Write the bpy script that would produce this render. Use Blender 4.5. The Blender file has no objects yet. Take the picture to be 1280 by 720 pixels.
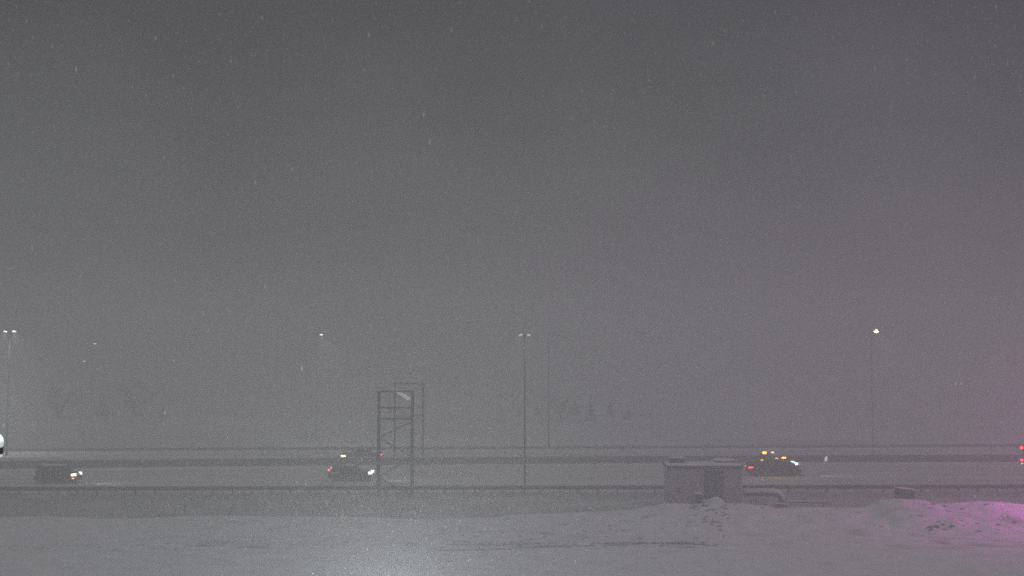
import bpy, bmesh, math, random
from mathutils import Vector, Matrix, noise
random.seed(7)
S = bpy.context.scene
C = S.collection
R = math.radians

# ------------------------------------------------------------------ camera
F = 1372.0                     # focal length in photo pixels (1280 wide)
CAMZ = 14.0
HY = 440.0                     # horizon row in the photo
cam_d = bpy.data.cameras.new('camera')
cam_d.sensor_width = 36; cam_d.lens = 36 * F / 1280
cam_d.clip_start = 0.1; cam_d.clip_end = 6000
cam = bpy.data.objects.new('camera', cam_d); C.objects.link(cam)
PITCH = math.atan((HY - 360) / F)
cam.location = (0, 0, CAMZ); cam.rotation_euler = (R(90) + PITCH, 0, 0)
S.camera = cam

def at(px, py, Y):
    """world point seen at photo pixel (px,py) at world distance Y"""
    a = (px - 640) / F; b = (360 - py) / F
    c, s = math.cos(PITCH), math.sin(PITCH)
    dy = c - b * s; dz = s + b * c
    t = Y / dy
    return Vector((a * t, Y, CAMZ + dz * t))
def ppm(Y): return F / Y

# ------------------------------------------------------------------ sky / world
W = bpy.data.worlds.new('World'); S.world = W; W.use_nodes = True
nt = W.node_tree; nt.nodes.clear()
out = nt.nodes.new('ShaderNodeOutputWorld')
bg = nt.nodes.new('ShaderNodeBackground')
sky = nt.nodes.new('ShaderNodeTexSky'); sky.sky_type = 'NISHITA'; sky.sun_disc = False
sky.sun_elevation = R(70); sky.sun_rotation = R(200)
hs = nt.nodes.new('ShaderNodeHueSaturation'); hs.inputs['Saturation'].default_value = 0.05; hs.inputs['Value'].default_value = 0.2
nt.links.new(sky.outputs[0], hs.inputs['Color'])
tc = nt.nodes.new('ShaderNodeTexCoord'); sx = nt.nodes.new('ShaderNodeSeparateXYZ')
nt.links.new(tc.outputs['Generated'], sx.inputs[0])
rp = nt.nodes.new('ShaderNodeValToRGB')
nt.links.new(sx.outputs['Z'], rp.inputs[0])
# snow cloud lit from below by the town: glow at the horizon, thin band, bright overhead
stops = [(0.0, (1.05, 1.05, 1.08)), (0.10, (0.86, 0.855, 0.89)), (0.32, (0.58, 0.56, 0.62)), (0.50, (1.2, 1.19, 1.24)), (1.0, (3.5, 3.48, 3.62))]
cr = rp.color_ramp
while len(cr.elements) < len(stops): cr.elements.new(0.5)
for e, (p, c) in zip(cr.elements, stops):
    e.position = p; e.color = (c[0], c[1], c[2], 1)
cn = nt.nodes.new('ShaderNodeTexNoise'); cn.inputs['Scale'].default_value = 4.5; cn.inputs['Detail'].default_value = 3
nt.links.new(tc.outputs['Generated'], cn.inputs['Vector'])
cm = nt.nodes.new('ShaderNodeMapRange'); cm.inputs[1].default_value = 0.3; cm.inputs[2].default_value = 0.7; cm.inputs[3].default_value = 0.80; cm.inputs[4].default_value = 1.14
nt.links.new(cn.outputs['Fac'], cm.inputs[0])
ml = nt.nodes.new('ShaderNodeVectorMath'); ml.operation = 'SCALE'
nt.links.new(rp.outputs[0], ml.inputs[0]); nt.links.new(cm.outputs[0], ml.inputs['Scale'])
tn = nt.nodes.new('ShaderNodeValToRGB'); tm = nt.nodes.new('ShaderNodeMapRange'); tm.inputs[1].default_value = -0.5; tm.inputs[2].default_value = 0.5
nt.links.new(sx.outputs['X'], tm.inputs[0]); nt.links.new(tm.outputs[0], tn.inputs[0])
tn.color_ramp.elements[0].color = (0.95, 1.0, 0.95, 1); tn.color_ramp.elements[1].color = (1.0, 0.94, 1.01, 1)
mv = nt.nodes.new('ShaderNodeVectorMath'); mv.operation = 'MULTIPLY'
nt.links.new(ml.outputs[0], mv.inputs[0]); nt.links.new(tn.outputs[0], mv.inputs[1])
mx = nt.nodes.new('ShaderNodeMix'); mx.data_type = 'RGBA'; mx.inputs[0].default_value = 0.93
nt.links.new(hs.outputs[0], mx.inputs[6]); nt.links.new(mv.outputs[0], mx.inputs[7])
nt.links.new(mx.outputs[2], bg.inputs[0]); bg.inputs[1].default_value = 0.108
nt.links.new(bg.outputs[0], out.inputs[0])

sun_d = bpy.data.lights.new('cloud_light', 'SUN'); sun_d.energy = 0.06; sun_d.angle = R(40); sun_d.color = (1, 0.97, 0.95)
sun = bpy.data.objects.new('cloud_light', sun_d); C.objects.link(sun)
sun.rotation_euler = (R(20), 0, R(200 - 180))

S.view_settings.view_transform = 'Standard'; S.view_settings.look = 'None'
S.view_settings.exposure = 0; S.view_settings.gamma = 1; S.view_settings.use_curve_mapping = False
S.cycles.volume_bounces = 2; S.cycles.max_bounces = 6
S.cycles.use_denoising = False; S.cycles.filter_width = 1.9
S.cycles.use_adaptive_sampling = False
S.cycles.sample_clamp_indirect = 1.0; S.cycles.sample_clamp_direct = 4.0
S.cycles.denoiser = 'OPENIMAGEDENOISE'

# ------------------------------------------------------------------ materials
def mat(name, c1, c2=None, scale=3.0, rough=0.8, stretch=(1, 1, 1), bump=0.0, metal=0.0, lo=0.35, hi=0.65, detail=6, spec=0.3):
    m = bpy.data.materials.new(name); m.use_nodes = True
    n = m.node_tree.nodes; l = m.node_tree.links
    b = n['Principled BSDF']; b.inputs['Roughness'].default_value = rough; b.inputs['Metallic'].default_value = metal
    b.inputs['Specular IOR Level'].default_value = spec
    tcn = n.new('ShaderNodeTexCoord'); mp = n.new('ShaderNodeMapping'); mp.inputs['Scale'].default_value = stretch
    l.new(tcn.outputs['Object'], mp.inputs[0])
    no = n.new('ShaderNodeTexNoise'); no.inputs['Scale'].default_value = scale; no.inputs['Detail'].default_value = detail
    l.new(mp.outputs[0], no.inputs['Vector'])
    r = n.new('ShaderNodeValToRGB'); r.color_ramp.elements[0].position = lo; r.color_ramp.elements[1].position = hi
    if c2 is None: c2 = tuple(x * 0.8 for x in c1)
    r.color_ramp.elements[0].color = (*c1, 1); r.color_ramp.elements[1].color = (*c2, 1)
    l.new(no.outputs['Fac'], r.inputs[0]); l.new(r.outputs[0], b.inputs['Base Color'])
    if bump:
        bp = n.new('ShaderNodeBump'); bp.inputs['Strength'].default_value = bump; bp.inputs['Distance'].default_value = 0.05
        l.new(no.outputs['Fac'], bp.inputs['Height']); l.new(bp.outputs[0], b.inputs['Normal'])
    return m
def glow(name, c, s):
    m = bpy.data.materials.new(name); m.use_nodes = True
    b = m.node_tree.nodes['Principled BSDF']
    b.inputs['Base Color'].default_value = (*[min(1, x) for x in c], 1)
    b.inputs['Emission Color'].default_value = (*c, 1); b.inputs['Emission Strength'].default_value = s
    try: m.cycles.emission_sampling = 'NONE'
    except Exception: pass
    return m

M = dict(
    snow=mat('snow', (0.74, 0.75, 0.77), (0.82, 0.83, 0.84), 1.2, 0.9, bump=0.3),
    cap=mat('snow_cap', (0.74, 0.75, 0.77), (0.84, 0.85, 0.86), 4, 0.9, bump=0.3),
    steel=mat('galvanised_steel', (0.05, 0.05, 0.055), (0.09, 0.09, 0.095), 2, 0.7, metal=0.3),
    dsteel=mat('weathered_steel', (0.025, 0.025, 0.028), (0.05, 0.05, 0.05), 2, 0.7),
    rail=mat('rail_steel', (0.06, 0.06, 0.065), (0.14, 0.135, 0.13), 1.5, 0.7, metal=0.2),
    snowrail=mat('frosted_rail', (0.22, 0.22, 0.22), (0.40, 0.40, 0.41), 1.5, 0.8),
    wood=mat('post_wood', (0.05, 0.045, 0.04), (0.10, 0.09, 0.08), 8, 0.9),
    conc=mat('wet_concrete', (0.13, 0.13, 0.125), (0.20, 0.195, 0.185), 0.6, 0.9),
    block=mat('grey_block', (0.30, 0.29, 0.28), (0.42, 0.41, 0.39), 1.1, 0.9, bump=0.2),
    door=mat('door_paint', (0.05, 0.055, 0.075), (0.11, 0.115, 0.14), 2.5, 0.6, stretch=(4, 1, .6)),
    fascia=mat('dark_fascia', (0.03, 0.03, 0.033), (0.06, 0.06, 0.06), 3, 0.7),
    dark=mat('dark_paint', (0.025, 0.03, 0.03), (0.05, 0.055, 0.055), 3, 0.45),
    darkg=mat('dark_grey_paint', (0.035, 0.035, 0.04), (0.07, 0.07, 0.075), 3, 0.5),
    glass=mat('dark_glass', (0.012, 0.013, 0.015), (0.02, 0.02, 0.022), 3, 0.2),
    tyre=mat('tyre_rubber', (0.015, 0.015, 0.015), (0.03, 0.03, 0.03), 6, 0.9),
    rim=mat('rim_metal', (0.12, 0.12, 0.12), (0.2, 0.2, 0.2), 6, 0.5, metal=0.5),
    amberp=mat('amber_truck_paint', (0.16, 0.09, 0.03), (0.10, 0.07, 0.04), 2, 0.6),
    white=mat('white_plastic', (0.82, 0.82, 0.82), (0.75, 0.75, 0.76), 5, 0.4),
    black=mat('black_rubber', (0.01, 0.01, 0.01), (0.02, 0.02, 0.02), 5, 0.6),
    pipe=mat('pipe_metal', (0.08, 0.08, 0.085), (0.13, 0.125, 0.13), 3, 0.6),
    bark=mat('bark', (0.03, 0.026, 0.024), (0.06, 0.052, 0.048), 6, 0.95),
    twig=mat('bare_twigs', (0.05, 0.045, 0.045), (0.16, 0.155, 0.16), 1.5, 0.95),
    needles=mat('needles', (0.02, 0.028, 0.025), (0.10, 0.105, 0.105), 1.3, 0.95, lo=0.45, hi=0.8),
    weed=mat('dead_weeds', (0.10, 0.085, 0.07), (0.22, 0.19, 0.16), 5, 0.95),
    frost=mat('frosted_weeds', (0.5, 0.5, 0.52), (0.75, 0.75, 0.77), 5, 0.95),
    clod=mat('dirty_ice', (0.13, 0.125, 0.125), (0.30, 0.30, 0.31), 3, 0.9),
    flake=mat('flake', (0.84, 0.85, 0.87), (0.9, 0.9, 0.92), 3, 0.9),
    lampw=glow('lamp_white', (1.0, 0.97, 0.88), 40), lampy=glow('lamp_warm', (1.0, 0.86, 0.62), 60),
    lampd=glow('lamp_dim', (0.9, 0.97, 1.0), 60), lampo=glow('lamp_orange', (1.0, 0.42, 0.12), 110),
    headw=glow('headlight_warm', (1.0, 0.86, 0.66), 14), heady=glow('headlight_yellow', (1.0, 0.88, 0.55), 9),
    headb=glow('headlight_cool', (0.85, 0.95, 1.0), 14), fog=glow('fog_lamp', (1.0, 0.35, 0.15), 3.5),
    red=glow('tail_red', (1.0, 0.06, 0.05), 6), redd=glow('tail_red_dim', (1.0, 0.12, 0.09), 3.2),
    amber=glow('beacon_amber', (1.0, 0.45, 0.02), 7), pale=glow('marker_pale', (1.0, 0.72, 0.5), 2.5),
    magenta=glow('sign_magenta', (1.0, 0.15, 0.75), 6),
)

# snow-covered lot / terrain: tyre-packed and dirty patches are its own colour
def ground_mat():
    m = bpy.data.materials.new('snowy_ground'); m.use_nodes = True
    n = m.node_tree.nodes; l = m.node_tree.links; b = n['Principled BSDF']
    b.inputs['Roughness'].default_value = 0.95; b.inputs['Specular IOR Level'].default_value = 0.15
    at_ = n.new('ShaderNodeAttribute'); at_.attribute_name = 'brush'
    t = n.new('ShaderNodeTexCoord')
    n1 = n.new('ShaderNodeTexNoise'); n1.inputs['Scale'].default_value = 0.7; n1.inputs['Detail'].default_value = 8
    l.new(t.outputs['Object'], n1.inputs['Vector'])
    n2 = n.new('ShaderNodeTexNoise'); n2.inputs['Scale'].default_value = 5; n2.inputs['Detail'].default_value = 6
    l.new(t.outputs['Object'], n2.inputs['Vector'])
    rs = n.new('ShaderNodeValToRGB'); rs.color_ramp.elements[0].color = (0.68, 0.69, 0.71, 1); rs.color_ramp.elements[1].color = (0.82, 0.83, 0.84, 1)
    rs.color_ramp.elements[0].position = 0.3; rs.color_ramp.elements[1].position = 0.6
    l.new(n1.outputs['Fac'], rs.inputs[0])
    rb = n.new('ShaderNodeValToRGB'); rb.color_ramp.elements[0].color = (0.20, 0.195, 0.19, 1); rb.color_ramp.elements[1].color = (0.64, 0.64, 0.65, 1)
    rb.color_ramp.elements[0].position = 0.38; rb.color_ramp.elements[1].position = 0.68
    l.new(n2.outputs['Fac'], rb.inputs[0])
    mxx = n.new('ShaderNodeMix'); mxx.data_type = 'RGBA'
    l.new(at_.outputs['Fac'], mxx.inputs[0]); l.new(rs.outputs[0], mxx.inputs[6]); l.new(rb.outputs[0], mxx.inputs[7])
    l.new(mxx.outputs[2], b.inputs['Base Color'])
    bp = n.new('ShaderNodeBump'); bp.inputs['Strength'].default_value = 0.5; bp.inputs['Distance'].default_value = 0.06
    l.new(n2.outputs['Fac'], bp.inputs['Height']); l.new(bp.outputs[0], b.inputs['Normal'])
    return m
M['ground'] = ground_mat()
M['road'] = mat('slushy_road', (0.42, 0.40, 0.385), (0.72, 0.71, 0.70), 1.0, 0.85, stretch=(0.03, 1.1, 1), lo=0.3, hi=0.62)
M['farroad'] = mat('snowy_far_road', (0.46, 0.44, 0.43), (0.70, 0.69, 0.68), 1.0, 0.85, stretch=(0.03, 1.1, 1), lo=0.3, hi=0.62)

# ------------------------------------------------------------------ object helpers
def link(name, bm, m, parent=None, smooth=False):
    me = bpy.data.meshes.new(name); bm.normal_update(); bm.to_mesh(me); bm.free()
    me.materials.append(m)
    if smooth:
        for p in me.polygons: p.use_smooth = True
    o = bpy.data.objects.new(name, me); C.objects.link(o)
    if parent: o.parent = parent
    return o
def thing(name, label, cat, loc=(0, 0, 0), rz=0, group=None):
    o = bpy.data.objects.new(name, None); C.objects.link(o); o.location = loc; o.rotation_euler = (0, 0, rz)
    o.empty_display_size = 0.3
    o['label'] = label; o['category'] = cat
    if group: o['group'] = group
    return o
def tag(o, label, cat, group=None, kind=None):
    if label: o['label'] = label
    if cat: o['category'] = cat
    if group: o['group'] = group
    if kind: o['kind'] = kind
    return o
def dup(root, loc, rz=0, label=None, group=None):
    r = root.copy(); C.objects.link(r); r.location = loc; r.rotation_euler = (0, 0, rz)
    if label: r['label'] = label
    if group: r['group'] = group
    for ch in list(root.children):
        c = ch.copy(); C.objects.link(c); c.parent = r
        for g in ch.children:
            d = g.copy(); C.objects.link(d); d.parent = c
    return r
def box(bm, c, s, rot=None, bevel=0.0):
    g = bmesh.ops.create_cube(bm, size=1)
    vs = g['verts']
    mt = Matrix.Translation(Vector(c)) @ (rot.to_4x4() if rot else Matrix.Identity(4)) @ Matrix.Diagonal((*s, 1))
    bmesh.ops.transform(bm, matrix=mt, verts=vs)
    if bevel:
        es = list({e for v in vs for e in v.link_edges})
        bmesh.ops.bevel(bm, geom=es, offset=bevel, segments=2, affect='EDGES', profile=0.6)
def bar(bm, a, b, r, r2=None, seg=8):
    a = Vector(a); b = Vector(b); d = b - a
    q = d.to_track_quat('Z', 'Y').to_matrix().to_4x4()
    g = bmesh.ops.create_cone(bm, cap_ends=True, segments=seg, radius1=r, radius2=r if r2 is None else r2, depth=d.length)
    bmesh.ops.transform(bm, matrix=Matrix.Translation((a + b) / 2) @ q, verts=g['verts'])
def beam(bm, a, b, w, h):
    a = Vector(a); b = Vector(b); d = b - a
    q = d.to_track_quat('X', 'Z').to_matrix()
    box(bm, (a + b) / 2, (d.length, w, h), q)
def prism(bm, prof, y0, y1, inset=None):
    """extrude an x-z profile from y0 to y1; inset(x,z) narrows the half width"""
    def mk(y, sgn):
        vs = []
        for x, z in prof:
            k = inset(x, z) if inset else 0
            vs.append(bm.verts.new((x, y - sgn * k, z)))
        return vs
    A = mk(y0, -1); B = mk(y1, 1)
    n = len(prof)
    bm.faces.new(A); bm.faces.new(list(reversed(B)))
    for i in range(n):
        bm.faces.new((A[i], B[i], B[(i + 1) % n], A[(i + 1) % n]))
    bmesh.ops.recalc_face_normals(bm, faces=bm.faces[:])
NB = lambda: bmesh.new()
def fbm(x, y, z=0.0, o=4): return noise.fractal(Vector((x, y, z)), 1.0, 2.0, o)

# ------------------------------------------------------------------ setting: lines of the road
YG = lambda x: 110 + 0.018 * x          # near guardrail
YM = lambda x: 138 + 0.068 * x - 0.0004 * max(-90, min(90, x)) ** 2          # median barrier
YF = lambda x: 156 + 0.050 * x          # far guardrail
def interp(t, pts):
    if t <= pts[0][0]: return pts[0][1]
    for (a, b), (c, d) in zip(pts, pts[1:]):
        if t <= c:
            u = (t - a) / (c - a); u = u * u * (3 - 2 * u)
            return b + (d - b) * u
    return pts[-1][1]
CREST = [(-400, 643), (0, 645), (60, 644), (150, 647), (260, 643), (420, 644), (520, 648), (600, 646), (660, 641), (740, 638), (790, 636), (812, 631), (835, 627.5), (870, 628.5), (895, 627), (925, 628),
         (950, 630), (975, 634.5), (1000, 633), (1040, 633), (1078, 632.5), (1098, 623.5), (1120, 621.5), (1143, 622.5), (1170, 628), (1195, 626.5), (1220, 624.5), (1245, 625.5), (1280, 629), (1500, 634), (1800, 640)]
YC = 93.0
def crest_z(x):
    px = 640 + x * F / YC
    return CAMZ - (interp(px, CREST) - HY) * YC / F
def ground_z(x, y):
    yg = YG(x)
    if y < 40: return 0.03 * fbm(x * 0.1, y * 0.1)
    if y <= YC:
        t = max(0.0, min(1.0, (y - 84.5) / (YC - 84.5)))
        cz = crest_z(x)
        base = cz * (t * t * (3 - 2 * t)) ** 0.8
        lump = (0.10 + 0.22 * max(0, cz - 0.8)) * fbm(x * 0.55, y * 0.75, 3.1, 5) * math.sin(math.pi * min(1, t * 1.0)) ** 0.6 if t > 0 else 0
        flat = 0.035 * fbm(x * 0.16, y * 0.35, 1.0) * min(1, (y - 40) / 10)
        # ploughed edge: a shallow broken step where the ploughed lot meets the bank
        ye = 81.0 - 0.02 * x + 0.5 * fbm(x * 0.12, 9.0)
        k = 1 / (1 + math.exp(-(y - ye) * 6))
        edge = 0.14 * k * max(0.0, 0.5 + 0.9 * fbm(x * 0.09, 4.4)) * (1 - t)
        return base + lump + flat + edge
    if y < yg - 1.0:
        t = (y - YC) / (yg - 1.0 - YC)
        cz = crest_z(x)
        # bench around the hut on the right, ditch elsewhere
        px = 640 + x * F / 98
        bench = interp(px, [(-400, 0), (770, 0), (820, 1), (1000, 1), (1080, 0.3), (1300, 0.2)])
        low = -0.75 * (1 - bench) + 0.1 * bench
        if t < 0.35:
            u = t / 0.35; u = u * u * (3 - 2 * u); z = cz + (low - cz) * u
        else:
            u = (t - 0.35) / 0.65; u = u * u * (3 - 2 * u); z = low + (-0.02 - low) * u
        return z + 0.06 * fbm(x * 0.5, y * 0.5, 2) * math.sin(math.pi * t)
    if y > YF(x) + 3:
        d = y - YF(x) - 3
        return -0.02 + min(1, d / 25) * (0.7 * fbm(x * 0.012, y * 0.012, 7) - 0.6) + min(5.5, max(0, d - 40) * 0.02)
    return -0.02
def brush(x, y):
    yg = YG(x)
    b = 0.0
    if YC + 1 < y < yg + 0.7:
        b = min(1, (y - YC - 1) / 2.5) * 0.72
    elif y > YF(x) + 3: b = 0.30 + 0.35 * fbm(x * 0.03, y * 0.03, 11)
    elif 79 < y < 92:
        ye = 81.0 - 0.02 * x + 0.5 * fbm(x * 0.12, 9.0)
        e = math.exp(-((y - ye) / 0.35) ** 2)
        b = e * max(0, min(1, 0.35 + 1.6 * fbm(x * 0.22, 1.7)))
        b += 0.8 * max(0, fbm(x * 0.45, y * 0.9, 5.5) - 0.25) * 1.6
        px = 640 + x * F / 81
        b *= interp(px, [(0, .35), (200, .35), (260, .6), (430, .6), (540, .9), (870, 1.0), (900, .3), (1060, .3), (1100, .9), (1260, .9)])
    return max(0.0, min(1.0, b))
def axis(segs):
    r = []
    for a, b, s in segs:
        n = max(1, int(round((b - a) / s)))
        r += [a + (b - a) * i / n for i in range(n)]
    r.append(segs[-1][1]); return r
xs = axis([(-2500, -400, 300), (-400, -90, 10), (-90, -56, 1.0), (-56, 56, 0.28), (56, 100, 1.0), (100, 400, 10), (400, 2500, 300)])
ys = axis([(-60, 40, 10), (40, 78, 0.8), (78, 94, 0.22), (94, 112, 0.5), (112, 160, 3), (160, 260, 5), (260, 500, 20), (500, 4000, 500)])
verts = []; br = []
for y in ys:
    for x in xs:
        far = y > 300 or abs(x) > 400
        verts.append((x, y, ground_z(max(-400, min(400, x)), y) if not (y > 500) else 4.5)); br.append(0.4 if far else brush(x, y))
nx = len(xs)
faces = [(j * nx + i, j * nx + i + 1, (j + 1) * nx + i + 1, (j + 1) * nx + i) for j in range(len(ys) - 1) for i in range(nx - 1)]
me = bpy.data.meshes.new('ground'); me.from_pydata(verts, [], faces)
a_ = me.attributes.new('brush', 'FLOAT', 'POINT'); a_.data.foreach_set('value', br)
for p in me.polygons: p.use_smooth = True
me.materials.append(M['ground'])
g = bpy.data.objects.new('ground', me); C.objects.link(g); g['kind'] = 'structure'

def strip(name, y0f, y1f, m, z, wav=0.0):
    bm = NB(); n = 160; rows = []
    for i in range(n + 1):
        x = -420 + 840 * i / n
        w = wav * fbm(x * 0.15, 2.0) if wav else 0
        rows.append((bm.verts.new((x, y0f(x), z)), bm.verts.new((x, y1f(x) + w, z))))
    for a, b in zip(rows, rows[1:]):
        bm.faces.new((a[0], b[0], b[1], a[1]))
    o = link(name, bm, m); o['kind'] = 'structure'; return o
strip('road', lambda x: YG(x) + 0.9, lambda x: YM(x) - 1.6, M['road'], 0.004)
strip('far_road', lambda x: YM(x) + 0.9, lambda x: YF(x) - 1.0, M['farroad'], 0.004)
# soft snow shoulder heaped along the near foot of the median barrier
bm = NB(); prev = None
for i in range(700):
    x = -175 + i * 0.5
    w = 1.6 + 1.3 * fbm(x * 0.09, 21) + 0.5 * fbm(x * 0.5, 3) + (1.2 if x < -33 else 0); w = max(0.5, w)
    h = 0.07 + 0.08 * fbm(x * 0.12, 8)
    yb = YM(x) - 0.28
    row = [bm.verts.new((x, yb - w, 0.005)), bm.verts.new((x, yb - w * 0.6, max(0.05, h * 0.6))), bm.verts.new((x, yb - w * 0.2, max(0.06, h))), bm.verts.new((x, yb, max(0.06, h * 0.9)))]
    if prev:
        for k in range(3): bm.faces.new((prev[k], row[k], row[k + 1], prev[k + 1]))
    prev = row
o = link('snow_shoulder', bm, M['snow'], smooth=True); o['kind'] = 'structure'

# ------------------------------------------------------------------ guardrails and median barrier
def wbeam(bm, x0, x1, yf, z, step=3.81):
    prof = [(0, -0.21), (-0.08, -0.15), (-0.01, -0.08), (-0.08, 0.0), (-0.01, 0.08), (-0.08, 0.15), (0, 0.21), (0.012, 0.21), (0.012, -0.21)]
    x = x0; prev = None
    while x <= x1 + 0.01:
        sag = 0.015 * math.sin(x * 0.7)
        row = [bm.verts.new((x, yf(x) + a * 1.0, z + b + sag)) for a, b in prof]
        if prev:
            for k in range(len(prof)):
                bm.faces.new((prev[k], row[k], row[(k + 1) % len(prof)], prev[(k + 1) % len(prof)]))
        prev = row; x += step
gr = thing('guardrail', 'long steel crash barrier on short posts along the near edge of the highway', 'guardrail', (0, 110, 0))
def rel(o, root):
    o.parent = root
    o.matrix_parent_inverse = Matrix.Translation(-Vector(root.location))
    return o
bm = NB(); wbeam(bm, -92.9, 92.9, lambda x: YG(x), 0.55); rel(link('rail', bm, M['rail']), gr)
bm = NB()
x = -92.9; prev = None
while x < 92.9:
    h = 0.035 + 0.03 * max(0, fbm(x * 0.8, 6))
    row = [bm.verts.new((x, YG(x) - 0.03, 0.757)), bm.verts.new((x, YG(x), 0.757 + h)), bm.verts.new((x, YG(x) + 0.05, 0.757))]
    if prev:
        for k in range(2): bm.faces.new((prev[k], row[k], row[k + 1], prev[k + 1]))
    prev = row; x += 0.4
rel(link('snow_cap', bm, M['cap']), gr)
p0 = None
n_post = 96
for i in range(n_post):
    x = -90.5 + i * 1.905
    if p0 is None:
        bm = NB(); box(bm, (0, 0.10, 0.18), (0.15, 0.16, 1.05), bevel=0.01); p0 = link('post', bm, M['wood']); o = p0
    else:
        o = p0.copy(); C.objects.link(o)
    o.parent = gr; o.location = Vector((x, YG(x), random.uniform(-0.03, 0.02))) - Vector(gr.location)

gr2 = thing('guardrail', 'thin distant crash barrier along the far edge of the highway', 'guardrail', (0, 156, 0))
bm = NB(); wbeam(bm, -150, 150, YF, 0.52, 4); rel(link('rail', bm, M['snowrail']), gr2)
p1 = None
for i in range(78):
    x = -148 + i * 3.81
    if p1 is None:
        bm = NB(); box(bm, (0, 0.10, 0.25), (0.12, 0.16, 0.7)); p1 = link('post', bm, M['snowrail']); o = p1
    else:
        o = p1.copy(); C.objects.link(o)
    o.parent = gr2; o.location = Vector((x, YF(x), 0)) - Vector(gr2.location)

mb = thing('median_barrier', 'low dark concrete wall running between the two carriageways', 'barrier', (0, 138, 0))
prof = [(-0.30, 0.0), (-0.28, 0.10), (-0.13, 0.33), (-0.09, 0.96), (0.09, 0.96), (0.13, 0.33), (0.28, 0.10), (0.30, 0.0)]
bm = NB(); prev = None
for i in range(-60, 61):
    x = i * 3.0
    for dx in (0.02, 2.98):
        row = [bm.verts.new((x + dx, YM(x + dx) + a, b)) for a, b in prof]
        if prev:
            for k in range(len(prof) - 1): bm.faces.new((prev[k], row[k], row[k + 1], prev[k + 1]))
        prev = row
rel(link('wall', bm, M['conc']), mb)
bm = NB(); prev = None
for i in range(720):
    x = -180 + i * 0.5
    h = 0.05 + 0.03 * fbm(x * 0.5, 6) + interp(x, [(-60, 0.34), (-36, 0.28), (-25, 0.08), (0, 0.0)])
    h = max(0.02, h)
    y = YM(x)
    row = [bm.verts.new((x, y - 0.10, 0.962)), bm.verts.new((x, y - 0.07, 0.962 + h * 0.8)), bm.verts.new((x, y + 0.05, 0.962 + h)), bm.verts.new((x, y + 0.10, 0.962))]
    if prev:
        for k in range(3): bm.faces.new((prev[k], row[k], row[k + 1], prev[k + 1]))
    prev = row
rel(link('snow_cap', bm, M['cap'], smooth=True), mb)

# ------------------------------------------------------------------ overhead sign gantry
YN, YFR = 108.0, 138.0
nl = at(473.8, 488.6, YN); nr = at(515.6, 488.6, YN)
fl = at(493.0, 478.6, YFR); fr = at(528.6, 478.6, YFR)
gt = thing('overhead_gantry', 'tall lattice steel gantry spanning the near lanes, with a pale snowy arm, given an added glow, slanting across its top', 'gantry', ((nl.x + nr.x) / 2, YN, 0))
gz = -0.35
def zrow(py, Y): return CAMZ - (py - HY) * Y / F
for px_, p in (('l', nl), ('r', nr)):
    bm = NB(); box(bm, (p.x, p.y, (p.z + gz) / 2), (0.31, 0.26, p.z - gz), bevel=0.02)
    box(bm, (p.x, p.y, gz + 0.05), (0.5, 0.5, 0.06)); rel(link('post', bm, M['dsteel']), gt)
for p in (fl, fr):
    bm = NB(); box(bm, (p.x, p.y + 0.6, (p.z) / 2), (0.24, 0.2, p.z), bevel=0.02)
    box(bm, (p.x, p.y + 0.6, 0.05), (0.45, 0.45, 0.06)); rel(link('post', bm, M['steel']), gt)
bm = NB()
for py in (488.9, 509.2, 522.9):
    z = zrow(py, YN); beam(bm, (nl.x, YN, z), (nr.x, YN, z), 0.12, 0.16)
zz = [zrow(y, YN) for y in (526, 546.5, 569.5, 595.5, 618)]
side = [nr.x, nl.x, nr.x, nl.x, nr.x]
for i in range(4):
    beam(bm, (side[i], YN + 0.02 * i, zz[i]), (side[i + 1], YN + 0.02 * i, zz[i + 1]), 0.11, 0.12)
rel(link('lattice', bm, M['dsteel']), gt)
bm = NB()
for py in (479, 509.0, 520):
    z = zrow(py, YFR); beam(bm, (fl.x, YFR + 0.6, z), (fr.x, YFR + 0.6, z), 0.1, 0.13)
rel(link('lattice', bm, M['steel']), gt)
# span chords from near frame to far frame and the snow-laden walkway under them
bm = NB()
for a, b in ((nl, fl), (nr, fr)):
    bar(bm, (a.x, a.y, a.z - 0.02), (b.x, b.y + 0.6, b.z - 0.02), 0.016)
rel(link('span_chord', bm, M['steel']), gt)
A = at(512.5, 500.5, YN + 0.3); B = at(493.5, 488.5, YFR)
bm = NB(); d = (B - A).normalized(); sd = Vector((d.y, -d.x, 0)).normalized()
for s in (-0.17, 0.17):
    beam(bm, A + sd * s, B + sd * s, 0.05, 0.10)
n = 22
for i in range(n):
    t0, t1 = i / n, (i + 1) / n; s = 0.17 if i % 2 else -0.17
    beam(bm, A.lerp(B, t0) + sd * s, A.lerp(B, t1) - sd * s, 0.03, 0.04)
wk = rel(link('cross_arm', bm, M['steel']), gt)
bm = NB()
for s in (-0.17, 0.17):
    beam(bm, A + sd * s + Vector((0, 0, .085)), B + sd * s + Vector((0, 0, .085)), 0.10, 0.09)
beam(bm, A + Vector((-0.35, 0, 0.02)), A + Vector((0.1, 0.0, 0.28)), 0.10, 0.06)
so = link('glowing_snow', bm, glow('arm_snow_glow', (.93, .97, 1), 0.42)); so.parent = wk  # snow on the cross arm; emission stands in for light falling on it
bm = NB(); c0 = at(489, 487.4, YN + 3); c1 = at(497.5, 480.3, YFR - 3)
beam(bm, c0, (c0 + c1) / 2 + Vector((0, 0, -.1)), 0.2, 0.09); beam(bm, (c0 + c1) / 2 + Vector((0, 0, -.1)), c1, 0.10, 0.05)
rel(link('snow_ridge', bm, M['cap']), gt)
bm = NB(); a = at(487.5, 496, YN + 6); b = at(487.5, 513, YN + 6)
bar(bm, a, b, 0.035); bar(bm, b, b - Vector((0, 0, 0.25)), 0.07)
c = at(487.5, 488, YN + 6); bar(bm, a, (c.x, c.y, nl.z), 0.02)
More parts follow.
